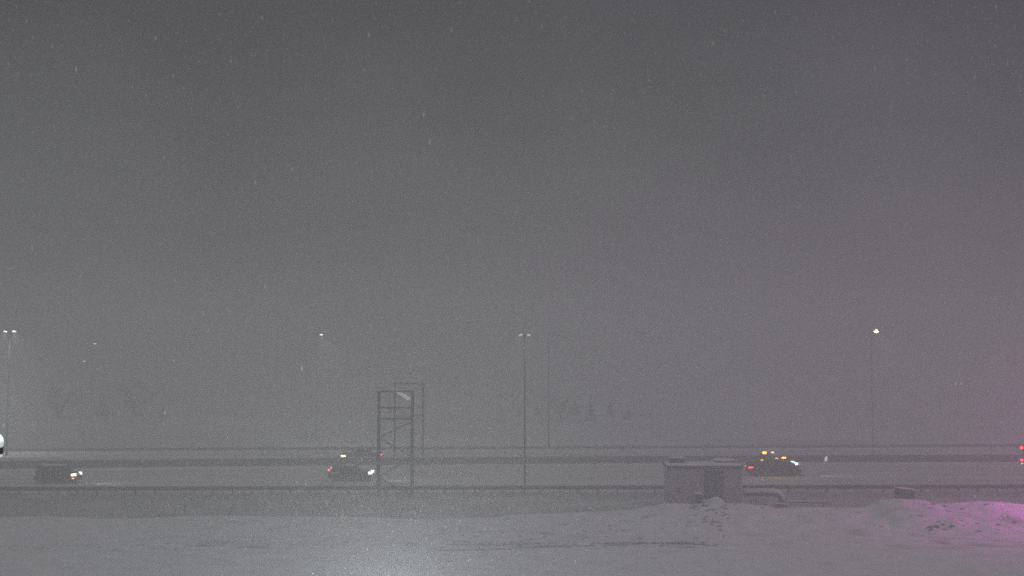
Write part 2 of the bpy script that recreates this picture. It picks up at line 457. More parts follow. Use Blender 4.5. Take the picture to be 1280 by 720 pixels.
rel(link('hanging_cable', bm, M['steel']), gt)

# ------------------------------------------------------------------ street lamps
def spot(parent, loc, target, power, color, size=110, r=0.25, blend=0.8, name='lamp_light'):
    ld = bpy.data.lights.new(name, 'SPOT'); ld.energy = power; ld.color = color; ld.spot_size = R(size); ld.spot_blend = blend; ld.shadow_soft_size = r
    o = bpy.data.objects.new(name, ld); C.objects.link(o); o.parent = parent; o.location = loc
    o.rotation_euler = (Vector(target) - Vector(loc)).to_track_quat('-Z', 'Y').to_euler()
    return o
def street_lamp(px, py, Y, base_z, label, arms, mlamp, power, color, pr=0.11, lk=1.0, group='street lamps along the highway', tall=None, head=1.0):
    p = at(px, py, Y)
    t = thing('street_lamp', label, 'street lamp', (p.x, Y, base_z), 0, group)
    H = p.z - base_z
    bm = NB(); bar(bm, (0, 0, 0), (0, 0, H - 0.05), pr, pr * 0.6, 10); bar(bm, (0, 0, 0), (0, 0, 0.5), pr * 1.6, pr * 1.5, 10)
    link('pole', bm, M['dsteel'], t, True)
    for ax in arms:
        s = 1 if ax > 0 else -1
        bm = NB(); bar(bm, (0, 0, H - 0.25), (ax * 0.6, 0, H - 0.02), 0.04, 0.035); bar(bm, (ax * 0.6, 0, H - 0.02), (ax, 0, H), 0.035, 0.03)
        link('arm', bm, M['dsteel'], t, True)
        bm = NB(); box(bm, (ax + s * 0.25 * head, 0, H + 0.03), (0.62 * head, 0.30, 0.14), bevel=0.04)
        hd = link('lamp_head', bm, M['steel'], t)
        bm = NB(); g_ = bmesh.ops.create_uvsphere(bm, u_segments=12, v_segments=8, radius=1)
        bmesh.ops.transform(bm, matrix=Matrix.Translation((ax + s * 0.25 * head, 0, H - 0.06)) @ Matrix.Diagonal((0.30 * head, 0.20, 0.14 * lk, 1)), verts=g_['verts'])
        link('lens', bm, mlamp, hd, True)
    if power:
        for ax in arms:
            s = 1 if ax > 0 else -1
            spot(t, (ax + 0.25 * head * s, 0, H - 0.22), (ax + s * 6.5, 0, 0), power / len(arms), color, 100, 0.15)
    return t
street_lamp(655.8, 417.5, 108.6, -0.3, 'tall dark twin armed lamp post rising in front of the near guardrail', (-0.22, 0.22), glow('lamp_faint', (0.9, 0.93, 1), 0.7), 550, (0.92, 0.96, 1.0), 0.10, head=0.7)
street_lamp(12.2, 413.5, 150, 0, 'brightly lit twin armed lamp post at the left edge of the photo', (-0.35, 0.35), M['lampw'], 5000, (1, 0.97, 0.9), 0.10, head=0.9)
street_lamp(396.5, 417.8, 175, 0, 'single distant lamp with a short white glint, above the lane left of the gantry', (0.45,), M['lampw'], 1800, (1, 0.97, 0.88), 0.05, head=0.9)
street_lamp(1088.5, 413.5, 148, 0, 'brightest warm street lamp, standing alone far to the right beyond the highway', (0.45,), M['lampy'], 5000, (1, 0.86, 0.68), 0.05, head=1.15, lk=1.7)
street_lamp(685.5, 416, 165, 0, 'unlit thin pole just right of the dark twin armed lamp post', (0.3,), M['steel'], 0, (1, 1, 1), 0.09, head=0.6)
street_lamp(116.0, 429.0, 260, 0, 'small orange lamp high above the trees near the left edge', (0.25,), M['lampo'], 0, (1, .5, .2), 0.08, group='distant small lamps')
street_lamp(102.8, 451.0, 260, 0, 'small white lamp just below and left of the orange one', (0.25,), M['lampd'], 0, (1, 1, 1), 0.08, group='distant small lamps', head=0.8)
street_lamp(216.0, 451.0, 300, 0, 'very faint small lamp between the orange lamp and the distant white glint', (0.25,), glow('lamp_tiny', (1, .95, .8), 10), 0, (1, 1, 1), 0.08, group='distant small lamps', head=0.6)
street_lamp(1197.5, 479.5, 230, 0, 'faint pinkish twin lamp at the far right above the barrier', (-0.3, 0.3), glow('lamp_pinkish', (1, .7, .7), 1.8), 0, (1, .8, .8), 0.08, group='distant small lamps', head=0.9)

# ------------------------------------------------------------------ block hut, its roof unit, cabinets
YH = 100.0
hl = at(836.0, 600, YH).x; hr = at(928.0, 600, YH).x
top = at(831, 586.3, YH).z; hb = -0.25; hd_ = 3.2
hut = thing('utility_hut', 'flat roofed grey block hut with dark double door beyond the snow bank', 'hut', ((hl + hr) / 2, YH, hb))
w = hr - hl; hh = top - hb
def hutobj(name, bm, m, par=None, **k): return link(name, bm, m, par or hut, **k)
bm = NB()
dl = at(879.5, 600, YH).x - (hl + hr) / 2; dr = at(905.0, 600, YH).x - (hl + hr) / 2
dz1 = at(880, 588.5, YH).z - hb; dz0 = 0.25
box(bm, (0, hd_ / 2 + 0.15, hh / 2), (w, hd_ - 0.3, hh))
box(bm, ((-w / 2 + dl) / 2, 0.075, hh / 2), (dl + w / 2, 0.15, hh))
box(bm, ((w / 2 + dr) / 2, 0.075, hh / 2), (w / 2 - dr, 0.15, hh))
box(bm, ((dl + dr) / 2, 0.076, (dz1 + hh) / 2), (dr - dl, 0.146, hh - dz1))
box(bm, ((dl + dr) / 2, 0.076, dz0 / 2), (dr - dl, 0.146, dz0))
for xx in (-w / 2 + 0.12, w / 2 - 0.12): box(bm, (xx, -0.03, hh / 2), (0.24, 0.056, hh - 0.01))
hutobj('wall', bm, M['block'])
bm = NB(); box(bm, (0, hd_ / 2, hh + 0.15), (w + 0.14, hd_ + 0.2, 0.30), bevel=0.01); hutobj('fascia', bm, M['fascia'])
bm = NB()
nxr, nyr = 24, 10; grid = []
for j in range(nyr + 1):
    row = []
    for i in range(nxr + 1):
        x_ = (i / nxr - 0.5) * (w + 0.16); y_ = (j / nyr) * (hd_ + 0.2) - 0.1
        e = min(i, nxr - i, j, nyr - j)
        z_ = hh + 0.303 + (0.0 if e == 0 else 0.09 + 0.04 * fbm(x_ * 0.8, y_ * 0.8, 3))
        row.append(bm.verts.new((x_, y_, z_)))
    grid.append(row)
for j in range(nyr):
    for i in range(nxr): bm.faces.new((grid[j][i], grid[j][i + 1], grid[j + 1][i + 1], grid[j + 1][i]))
hutobj('roof_snow', bm, M['cap'], smooth=True)
for k, (a, b) in enumerate(((dl + 0.03, (dl + dr) / 2 - 0.01), ((dl + dr) / 2 + 0.01, dr - 0.03))):
    bm = NB(); box(bm, ((a + b) / 2, 0.10, (dz0 + dz1) / 2), (b - a, 0.06, dz1 - dz0 - 0.03), bevel=0.008)
    for q in range(7): box(bm, ((a + b) / 2, 0.062, dz0 + 0.5 + q * 0.11), (b - a - 0.2, 0.03, 0.04), Matrix.Rotation(R(35), 3, 'X'))
    dd = hutobj('door', bm, M['door'])
    bm = NB(); hx = b - 0.08 if k == 0 else a + 0.08
    bar(bm, (hx, 0.04, dz0 + 1.0), (hx, 0.04, dz0 + 1.18), 0.018); link('handle', bm, M['steel'], dd)
bm = NB(); box(bm, (-w / 2 + 0.9, -0.08, 1.9), (0.22, 0.16, 0.35), bevel=0.02); hutobj('wall_vent', bm, M['fascia'])

def capped_box(name, label, cat, px0, px1, py0, py1, Y, depth, m, slope=0.0, group=None, extra=0.3, lid=0.10):
    a = at(px0, py1, Y); b = at(px1, py0, Y)
    base = a.z - extra; wx = b.x - a.x; hz = b.z - base
    t = thing(name, label, cat, ((a.x + b.x) / 2, Y + depth / 2, base), 0, group)
    bm = NB(); box(bm, (0, 0, (hz - 0.06) / 2), (wx, depth, hz - 0.06), bevel=0.015)
    box(bm, (0, -depth / 2 - 0.012, hz * 0.5), (wx * 0.85, 0.02, hz * 0.7)); link('cabinet', bm, m, t)
    bm = NB(); box(bm, (0, 0, hz), (wx + 0.06, depth + 0.06, lid), Matrix.Rotation(slope, 3, 'Y'), bevel=lid * 0.35); link('snow_cap', bm, M['cap'], t)
    return t
capped_box('roof_unit', 'low box vent with a thin snow top on the left of the hut roof', 'roof unit', 838, 856, 572.5, 577.5, 101.5, 1.4, M['fascia'], lid=0.06, extra=0.22)
capped_box('roof_unit', 'longer dark roof vent with snow top on the right of the hut roof', 'roof unit', 895, 920, 575.4, 578.5, 102.0, 1.2, M['fascia'], lid=0.16, extra=0.12)
capped_box('electrical_cabinet', 'small dark cabinet standing left of the hut door, half in snow', 'cabinet', 870, 878, 617, 628, 98.6, 0.5, M['fascia'])
capped_box('storage_box', 'squat dark box with sloping snowy lid behind the pink lit mound', 'box', 1123.5, 1143, 611.2, 624, 99.0, 1.1, M['fascia'], slope=0.11, extra=0.7, lid=0.09)
# little marker post with a pale cap behind that box
def stake(px, py, Y, label, r=0.05, cap=0.07, h=1.2, tilt=0.0):
    p = at(px, py, Y)
    t = thing('marker_post', label, 'marker post', (p.x, Y, p.z - h))
    bm = NB(); bar(bm, (0, 0, 0), (tilt, 0, h - 0.05), r * 0.6, r * 0.5); link('post', bm, M['wood'], t)
    bm = NB(); g_ = bmesh.ops.create_icosphere(bm, subdivisions=2, radius=cap)
    for v in g_['verts']: v.co = v.co * (1 + 0.3 * fbm(v.co.x * 9, v.co.y * 9, v.co.z * 9 + px)); v.co.z *= 1.5
    bmesh.ops.translate(bm, vec=(tilt, 0, h), verts=g_['verts']); link('snow_cap', bm, M['cap'], t, True)
stake(1127.3, 603.0, 104.0, 'thin marker post with white tip just above the squat dark box', cap=0.09)
stake(1218, 621.3, 99.0, 'short marker post with pale tip behind the right hand mound', cap=0.12, h=1.5)
# pale snow-clotted panel standing at the median, its brightness put in as emission
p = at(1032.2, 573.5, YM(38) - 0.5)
t = thing('glowing_marker', 'small white snow clotted marker with added glow, alone at the median wall, right of the truck', 'lamp', (p.x, p.y, 0))
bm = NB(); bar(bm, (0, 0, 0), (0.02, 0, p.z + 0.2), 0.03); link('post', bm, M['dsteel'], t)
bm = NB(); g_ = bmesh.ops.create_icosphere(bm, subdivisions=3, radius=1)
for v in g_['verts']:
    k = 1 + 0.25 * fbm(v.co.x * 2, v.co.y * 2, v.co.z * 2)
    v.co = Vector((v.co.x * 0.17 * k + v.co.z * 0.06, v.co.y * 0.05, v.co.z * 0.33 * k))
bmesh.ops.translate(bm, vec=(0.02, -0.06, p.z), verts=g_['verts']); link('lens', bm, glow('marker_white', (.95, .98, 1), 0.9), t, True)  # the snow-clotted panel, no lamp; its glow is added

# snow-topped pipe with elbow, right of the hut
def swept(bm, pts, r, seg=12):
    rings = []
    for i, p in enumerate(pts):
        d = (Vector(pts[min(i + 1, len(pts) - 1)]) - Vector(pts[max(i - 1, 0)])).normalized()
        q = d.to_track_quat('Z', 'Y').to_matrix()
        rr = r[i] if isinstance(r, list) else r
        rings.append([bm.verts.new(Vector(p) + q @ Vector((rr * math.cos(2 * math.pi * k / seg), rr * math.sin(2 * math.pi * k / seg), 0))) for k in range(seg)])
    for a, b in zip(rings, rings[1:]):
        for k in range(seg): bm.faces.new((a[k], a[(k + 1) % seg], b[(k + 1) % seg], b[k]))
    bm.faces.new(rings[0]); bm.faces.new(list(reversed(rings[-1])))
    bmesh.ops.recalc_face_normals(bm, faces=bm.faces[:])
YP = 100.5
p0_ = at(929.5, 616.5, YP); p1_ = at(966, 616.5, YP); pe = at(977.5, 632, YP)
t = thing('pipe', 'thick snow topped pipe leaving the hut and bending down into the snow', 'pipe', (p0_.x, YP, pe.z - 0.4))
o_ = Vector(t.location); pts = [p0_ - o_, p1_ - o_]
rad = pe.x - p1_.x
for k in range(1, 8):
    a = k / 7 * math.pi / 2
    pts.append(Vector((p1_.x - o_.x + rad * math.sin(a), 0, p1_.z - o_.z - rad * (1 - math.cos(a)))))
pts.append(Vector((pe.x - o_.x, 0, 0.0)))
bm = NB(); swept(bm, pts, 0.27, 14); link('pipe_run', bm, M['pipe'], t, True)
bm = NB()
for q in (pts[0] + Vector((0.1, 0, 0)), pts[1]):
    bar(bm, q - Vector((0.06, 0, 0)), q + Vector((0.06, 0, 0)), 0.31, seg=16)
bar(bm, (pe.x - o_.x, 0, 0.28), (pe.x - o_.x, 0, 0.40), 0.33, seg=16)
link('flange', bm, M['pipe'], t)
bm = NB(); sp = [q + Vector((0.14 * (min(1, max(0, (i - 1) / 5))), -0.10, 0.22 - 0.12 * max(0, (i - 4) / 6))) for i, q in enumerate(pts[:-1])]
swept(bm, sp, [0.24] * 3 + [0.235, 0.23, 0.21, 0.19, 0.15, 0.10][:len(sp) - 3], 12); link('snow_cap', bm, M['cap'], t, True)
a = at(984, 627, 101.2); b = at(1033.5, 627.3, 101.2)
t = thing('pipe', 'thin low snow topped pipe running right from the pipe elbow', 'pipe', (a.x, a.y, a.z - 0.5))
bm = NB(); L = b.x - a.x
bar(bm, (-0.3, 0, 0.44), (L, 0, 0.44), 0.07)
for k in range(4): bar(bm, (0.3 + k * (L - 0.6) / 3, 0, 0), (0.3 + k * (L - 0.6) / 3, 0, 0.4), 0.04)
link('pipe_run', bm, M['pipe'], t)
bm = NB(); box(bm, (L / 2 - 0.1, 0, 0.535), (L, 0.18, 0.09), bevel=0.03); link('snow_cap', bm, M['cap'], t)
capped_box('valve_box', 'small dark box at the foot of the pipe elbow', 'box', 972.5, 983, 630, 635, 99.6, 0.6, M['fascia'], lid=0.04)

# ------------------------------------------------------------------ heap of shovelled snow by the door, clods on the bank
def lump(name, c, s, m, seed, label=None, cat=None, group=None, sub=3, rough=0.35):
    bm = NB(); g_ = bmesh.ops.create_icosphere(bm, subdivisions=sub, radius=1)
    for v in g_['verts']:
        k = 1 + rough * fbm(v.co.x * 1.6 + seed, v.co.y * 1.6, v.co.z * 1.6)
        v.co = Vector((v.co.x * s[0] * k, v.co.y * s[1] * k, v.co.z * s[2] * k))
    o = link(name, bm, m, None, True); o.location = c
    if label: tag(o, label, cat, group)
    return o
p = at(893, 626, 97.5)
lump('snow_heap', (p.x, 97.5, p.z - 0.2), (0.95, 0.8, 0.45), M['snow'], 3.3, 'rounded heap of shovelled snow in front of the hut door', 'snow heap')
# scattered clods along the bank: nobody could count them
bm = NB()
def clod(x, y, s, fl=0.5):
    g_ = bmesh.ops.create_icosphere(bm, subdivisions=1, radius=1)
    sx_, sy_ = s * random.uniform(0.8, 1.8), s * random.uniform(0.7, 1.1)
    for v in g_['verts']:
        k = 1 + 0.5 * noise.noise(v.co * 1.7 + Vector((x, y, 0)))
        v.co = Vector((x + v.co.x * sx_ * k, y + v.co.y * sy_ * k, ground_z(x, y) + v.co.z * s * fl * k))
random.seed(11)
def scatter(px0, px1, py0, py1, n, s0, s1, fl=0.5):
    for _ in range(n):
        px = random.uniform(px0, px1); py = random.uniform(py0, py1)
        Y = 14 * F / (py - HY)
        for _k in range(6):
            z = ground_z((px - 640) * Y / F, Y); Y = (14 - z) * F / (py - HY)
        if Y > 92.8: continue
        clod((px - 640) * Y / F, Y, random.uniform(s0, s1), fl)
scatter(1090, 1262, 628, 645, 150, 0.05, 0.20); scatter(1120, 1180, 630, 645, 40, 0.08, 0.26)
scatter(650, 910, 648, 672, 70, 0.04, 0.15); scatter(855, 905, 636, 655, 50, 0.05, 0.20)
scatter(910, 1075, 636, 655, 40, 0.04, 0.12); scatter(560, 880, 674, 681, 170, 0.04, 0.13, 0.4)
scatter(740, 865, 674.5, 677, 110, 0.05, 0.12, 0.4)
scatter(250, 440, 673, 681, 90, 0.04, 0.12, 0.35); scatter(0, 250, 676, 684, 70, 0.04, 0.14, 0.3); scatter(520, 640, 650, 668, 25, 0.05, 0.13)
tag(link('snow_clods', bm, M['clod']), 'scattered dark crusts and clods of icy snow across the bank', 'snow clods', kind='stuff')
# exposed kerb line poking out of the snow
kb = thing('kerb_edge', 'thin dark strip of exposed kerb showing through the snow in the foreground', 'kerb', (0, 80, 0))
random.seed(5)
for (pa, pb, ya, yb) in ((545, 640, 683.0, 681.0), (640, 742, 680.5, 677.6), (752, 822, 677.2, 675.2), (830, 893, 675.0, 677.5), (302, 340, 679.4, 679.8), (250, 272, 677.5, 678)):
    bm = NB(); n = max(3, int((pb - pa) / 8)); prev = None
    for i in range(n + 1):
        px = pa + (pb - pa) * i / n; py = ya + (yb - ya) * i / n + random.uniform(-.3, .3)
        Y = (14 - 0.1) * F / (py - HY); x_ = (px - 640) * Y / F; z_ = ground_z(x_, Y) + random.uniform(0.015, 0.05)
        row = [bm.verts.new((x_, Y - 0.08, z_ - 0.12)), bm.verts.new((x_, Y - 0.07, z_)), bm.verts.new((x_, Y + 0.08, z_)), bm.verts.new((x_, Y + 0.09, z_ - 0.12))]
        if prev:
            for k in range(3): bm.faces.new((prev[k], row[k], row[k + 1], prev[k + 1]))
        prev = row
    rel(link('kerb_stone', bm, M['conc']), kb)

# ------------------------------------------------------------------ dead weeds on the verge (uncountable)
random.seed(21)
def blades(name, n, m, label, hfun, yr, wv):
    vs = []; fs = []
    for _ in range(n):
        x = random.uniform(-56, 56); y = random.uniform(*yr(x))
        if hl - 0.2 < x < hr + 0.2 and y > 99.5 and y < 106: continue
        den = fbm(x * 0.25, y * 0.4, 4.0)
        if den < random.uniform(-0.6, 0.3): continue
        h = hfun() * (1 + 0.6 * den); w_ = wv * random.uniform(0.6, 1.4)
        z = ground_z(x, y) - 0.02; an = random.uniform(0, math.pi); ca, sa = math.cos(an) * w_, math.sin(an) * w_
        lx, ly = random.gauss(0, 0.12) * h * 2, random.gauss(0, 0.1) * h * 2
        i = len(vs)
        vs += [(x - ca, y - sa, z), (x + ca, y + sa, z), (x + lx + ca * .5, y + ly + sa * .5, z + h), (x + lx - ca * .5, y + ly - sa * .5, z + h)]
        fs.append((i, i + 1, i + 2, i + 3))
    me = bpy.data.meshes.new(name); me.from_pydata(vs, [], fs); me.materials.append(m)
    o = bpy.data.objects.new(name, me); C.objects.link(o)
    return tag(o, label, 'weeds', kind='stuff')
blades('dead_weeds', 26000, M['weed'], 'dead brown weeds thick on the slope below the near guardrail', lambda: random.uniform(0.1, 0.4), lambda x: (97.5, YG(x) - 0.3), 0.012)
blades('frosted_weeds', 8000, M['frost'], 'weed tufts caked in snow just under the near guardrail', lambda: random.uniform(0.1, 0.45), lambda x: (YG(x) - 3.5, YG(x) - 0.2), 0.045)
# stalks sticking out of the bank at the right
p = at(1046, 641, 92.0)
t = thing('weed_stalk', 'bare dark stalk leaning out of the snow bank left of the pink mound', 'weed', (p.x, 92, ground_z(p.x, 92) - 0.1))
bm = NB(); bar(bm, (0, 0, 0), (0, 0, 0.75), 0.02, 0.01, 5); bar(bm, (0, 0, 0.4), (0.12, 0, 0.7), 0.01, 0.006, 5); link('stem', bm, M['weed'], t)
bm = NB(); bar(bm, (0.75, 0, 0.05), (0.42, 0, 0.75), 0.025, 0.01, 5); link('stem', bm, M['frost'], t)

# ------------------------------------------------------------------ trees beyond the highway
random.seed(33)
def bare_tree_mesh(h, seed):
    rnd = random.Random(seed); tb = NB(); cb = NB()
    bar(tb, (0, 0, -0.3), (0, 0, h * 0.3), h * 0.024, h * 0.018, 7)
    tips = []
    for k in range(9):
        a = k * 2.4 + rnd.uniform(-.4, .4); z0 = h * rnd.uniform(0.1, 0.3)
        p = Vector((0, 0, z0)); rr = h * rnd.uniform(0.22, 0.5); zt = h * rnd.uniform(0.5, 0.98) if k else h
        q = Vector((rr * math.cos(a), rr * math.sin(a), zt)) if k else Vector((0, 0, h * .97))
        mid = p.lerp(q, .5) + Vector((rnd.gauss(0, .2), rnd.gauss(0, .2), h * .04))
        bar(tb, p, mid, h * 0.013, h * 0.009, 5); bar(tb, mid, q, h * 0.009, 0.02, 5)
        for j in range(14):
            t = rnd.uniform(0.3, 1.0); c = (p.lerp(mid, t * 2) if t < .5 else mid.lerp(q, t * 2 - 1))
            e = Vector((rnd.gauss(0, 1), rnd.gauss(0, 1), rnd.gauss(.45, .6))).normalized()
            L = h * rnd.uniform(0.08, 0.2); f = c + e * L
            bar(cb, c, f, 0.028, 0.015, 3)
            for _ in range(9):
                u = rnd.random(); g_ = c.lerp(f, u); e2 = (e + Vector((rnd.gauss(0, .8), rnd.gauss(0, .8), rnd.gauss(.1, .6)))).normalized()
                bar(cb, g_, g_ + e2 * h * rnd.uniform(.03, .09), 0.018, 0.008, 3)
    return tb, cb
def conifer_mesh(h, seed):
    rnd = random.Random(seed); tb = NB(); cb = NB()
    bar(tb, (0, 0, -0.3), (0, 0, h * 0.95), h * 0.02, 0.02, 7)
    n = int(h * 130)
    for _ in range(n):
        u = rnd.random() ** 1.4; z = h * (0.08 + 0.9 * u); rr = h * 0.30 * (1 - u) * rnd.uniform(0.35, 1.15) + 0.08
        a = rnd.uniform(0, 2 * math.pi); s = rnd.uniform(0.12, 0.34)
        c = Vector((rr * math.cos(a), rr * math.sin(a), z - rr * 0.25))
        d = Vector((math.cos(a), math.sin(a), -0.35)).normalized(); w_ = Vector((-math.sin(a), math.cos(a), 0)) * s * 0.5
        v = [cb.verts.new(c - d * s * 1.4 - w_), cb.verts.new(c - d * s * 1.4 + w_), cb.verts.new(c + d * s + w_ * .3), cb.verts.new(c + d * s - w_ * .3)]
        cb.faces.new(v)
    return tb, cb
protos = []
for k, (fn, h) in enumerate(((bare_tree_mesh, 8), (bare_tree_mesh, 7), (conifer_mesh, 8), (bare_tree_mesh, 6), (conifer_mesh, 7))):
    tb, cb = fn(h, 100 + k)
    nm = 'conifer' if fn is conifer_mesh else 'bare_tree'
    t = thing(nm, '', 'tree', (0, 300, 0), 0, 'trees beyond the highway')
    link('trunk', tb, M['bark'], t); link('crown', cb, M['needles'] if nm == 'conifer' else M['twig'], t)
    protos.append((t, h, [False]))
spots = [(20, 512, 188, 2), (75, 484, 182, 0), (130, 492, 190, 4), (170, 478, 186, 0), (205, 508, 184, 2), (250, 505, 205, 1), (300, 524, 190, 4), (345, 512, 210, 0),
         (395, 516, 200, 3), (440, 508, 205, 1), (560, 522, 200, 3), (605, 508, 205, 0), (650, 508, 192, 4), (700, 492, 184, 0), (738, 504, 180, 2), (785, 508, 186, 4), (672, 506, 196, 2), (718, 498, 198, 4), (762, 502, 194, 2), (812, 512, 190, 4), (840, 516, 200, 2), (890, 508, 205, 0), (960, 516, 200, 3), (1040, 512, 205, 1), (1120, 516, 195, 0), (1190, 512, 205, 3), (1250, 508, 190, 1)]
wh = {'bare_tree': 'bare leafless tree', 'conifer': 'snow dusted conifer'}
where = ['at the far left edge', 'left of the orange lamp', 'right of the small white lamp', 'below the very faint lamp, on its left', 'short and low, under the very faint lamp', 'one gap right of the faint lamp', 'low, in the middle of the left half', 'set back, left of the single white glint', 'straight below the single white glint', 'just left of the gantry', 'just right of the gantry', 'left of the dark twin armed lamp post', 'directly behind the dark twin armed lamp post', 'right of the thin unlit pole', 'low, second right of the thin unlit pole', 'left of the hut, at the roofline gap', 'just left of the thin unlit pole', 'tallest of the dark clump left of the hut', 'amid the dark clump left of the hut', 'nearly above the hut corner', 'straight behind the left of the hut', 'behind the right of the hut', 'behind the truck with amber beacons', 'right of the small white glowing marker', 'right of the bright warm lamp', 'below the faint pinkish lamp', 'at the far right edge']
for i, (px, py, Y, k) in enumerate(spots):
    Y += 48
    root, h0, used = protos[k]
    x_ = (px - 640) * Y / F; gz_ = ground_z(x_, Y); H = CAMZ - (py - HY) * Y / F - gz_
    lab = '%s beyond the highway, %s' % (wh['conifer' if k in (2, 4) else 'bare_tree'], where[i])
    if not used[0]: o = root; used[0] = True; o.location = (x_, Y, gz_); o['label'] = lab
    else: o = dup(root, (x_, Y, gz_), 0, lab)
    o.rotation_euler = (0, 0, random.uniform(0, 6.28)); s = H / h0; o.scale = (s * 1.7, s * 1.7, s)

# ------------------------------------------------------------------ vehicles (local +x is forward)
def wheel(parent, x, y, r=0.36, w=0.24):
    bm = NB(); bar(bm, (x, y - w / 2, r), (x, y + w / 2, r), r, seg=20)
    wl = link('wheel', bm, M['tyre'], parent)
    bm = NB(); s = 1 if y > 0 else -1
    bar(bm, (x, y + s * (w / 2 - 0.02), r), (x, y + s * (w / 2 + 0.012), r), r * 0.6, r * 0.5, seg=14)
    link('rim', bm, M['rim'], wl)
def panel(parent, name, pts, half, m, t=0.012):
    """a thin pane on each flank, each its own part"""
    for s in (-1, 1):
        bm = NB()
        A_ = [bm.verts.new((x, s * (half(z) + 0.004), z)) for x, z in pts]
        B_ = [bm.verts.new((x, s * (half(z) + 0.004 + t), z)) for x, z in pts]
        bm.faces.new(A_); bm.faces.new(B_)
        for i in range(len(pts)): bm.faces.new((A_[i], B_[i], B_[(i + 1) % len(pts)], A_[(i + 1) % len(pts)]))
        bmesh.ops.recalc_face_normals(bm, faces=bm.faces[:])
        link(name, bm, m, parent)
def lamp_pair(parent, name, x, z, W_, size, m, only=None):
    for s in (-1, 1):
        bm = NB(); box(bm, (x, s * (W_ - size[1] / 2 + 0.02), z), size, bevel=min(size) * 0.3)
        link(name, bm, m, parent, True)
def vehicle(name, label, cat, pxc, Y, facing, L, H, hood, ws, roof0, roof1, rear, color, head, tail, headz, tailz, snow=True, headsize=(0.34, 0.3, 0.22), tailsize=(0.16, 0.2, 0.18), belt=None, W_=0.93, fog=None, bed=None, beam_w=450, group='vehicles driving on the highway'):
    """profile given by heights; x from -L/2 (rear) to L/2 (front)"""
    x_ = (pxc - 640) * Y / F
    t = thing(name, label, cat, (x_, Y, 0.004), 0 if facing > 0 else math.pi, group)
    belt = belt or H * 0.56; h2 = L / 2
    inset = lambda z: 0.0 if z <= belt else (z - belt) / (H - belt) * 0.16
    prof = [(-h2 + 0.06, 0.32), (-h2, 0.5), (-h2 + 0.02, belt * 0.95)]
    if bed is not None:
        prof += [(bed, belt), (bed + 0.03, belt), (bed + 0.1, H - 0.05)]
    else:
        prof += [(-h2 + 0.06, belt), (rear, H - 0.12), (rear + 0.15, H - 0.02)]
    prof += [(roof0, H), (roof1, H), (ws, belt + 0.04), (ws + 0.06, belt), (h2 - 0.25, hood), (h2 - 0.03, hood - 0.18), (h2, 0.55), (h2 - 0.06, 0.30),
             (h2 - 0.45, 0.24), (h2 - 0.52, 0.5), (h2 - 0.72, 0.68), (h2 - 0.98, 0.68), (h2 - 1.2, 0.5), (h2 - 1.27, 0.26),
             (-h2 + 1.32, 0.26), (-h2 + 1.25, 0.5), (-h2 + 1.03, 0.68), (-h2 + 0.77, 0.68), (-h2 + 0.57, 0.5), (-h2 + 0.5, 0.26)]
    bm = NB(); prism(bm, prof, -W_, W_, lambda x, z: inset(z))
    bmesh.ops.triangulate(bm, faces=[f for f in bm.faces if len(f.verts) > 4])
    link('body', bm, color, t)
    g0 = (bed + 0.16) if bed is not None else (rear + 0.10)
    gt_ = H - 0.12; gb = belt + 0.05
    half = lambda z: W_ - inset(z)
    span = (roof1 - 0.02) - g0; xb = ws - 0.22
    m1 = g0 + (xb - g0) * 0.5
    panel(t, 'window', [(g0, gb), (m1 - 0.05, gb), (m1 - 0.05, gt_), (g0 + 0.06, gt_)], half, M['glass'])
    panel(t, 'window', [(m1 + 0.05, gb), (xb, gb), (roof1 - 0.03, gt_), (m1 + 0.05, gt_)], half, M['glass'])
    bm = NB(); a = Vector((ws + 0.02, 0, belt + 0.08)); b = Vector((roof1 + 0.06, 0, H - 0.05))
    beam(bm, a + Vector((.01, 0, .01)), b + Vector((.01, 0, .01)), 2 * W_ - 0.4, 0.02); link('windscreen', bm, M['glass'], t)
    for xx in (h2 - 0.85, -h2 + 0.9):
        for s in (-1, 1): wheel(t, xx, s * (W_ - 0.13))
    lamp_pair(t, 'headlight', h2 - headsize[0] / 2 + 0.03, headz, W_, headsize, head)
    lamp_pair(t, 'tail_light', -h2 + tailsize[0] / 2 - 0.03, tailz, W_, tailsize, tail)
    if fog: lamp_pair(t, 'fog_light', h2 - 0.22, headz - 0.36, W_, (0.3, 0.2, 0.14), fog)
    for s in (-1, 1):
        bm = NB(); box(bm, (ws - 0.12, s * (W_ + 0.12), belt + 0.12), (0.12, 0.2, 0.16), bevel=0.03); link('wing_mirror', bm, color, t)
    if snow:
        bm = NB(); box(bm, ((roof0 + roof1) / 2, 0, H + 0.025), (roof1 - roof0 + 0.1, 2 * W_ - 0.42, 0.055), bevel=0.02); link('roof_snow', bm, M['cap'], t, True)
    if beam_w: spot(t, (h2 + 0.1, -0.6, headz), (h2 + 14, -0.6, 0), beam_w, (1, .92, .8), 60, 0.15, 0.9, 'headlight_beam')
    bm = NB(); box(bm, (h2 + 0.005, 0, 0.46), (0.09, 2 * W_ - 0.1, 0.16), bevel=0.03); box(bm, (-h2 - 0.005, 0, 0.5), (0.09, 2 * W_ - 0.1, 0.16), bevel=0.03); link('bumper', bm, M['dark'], t)
    return t
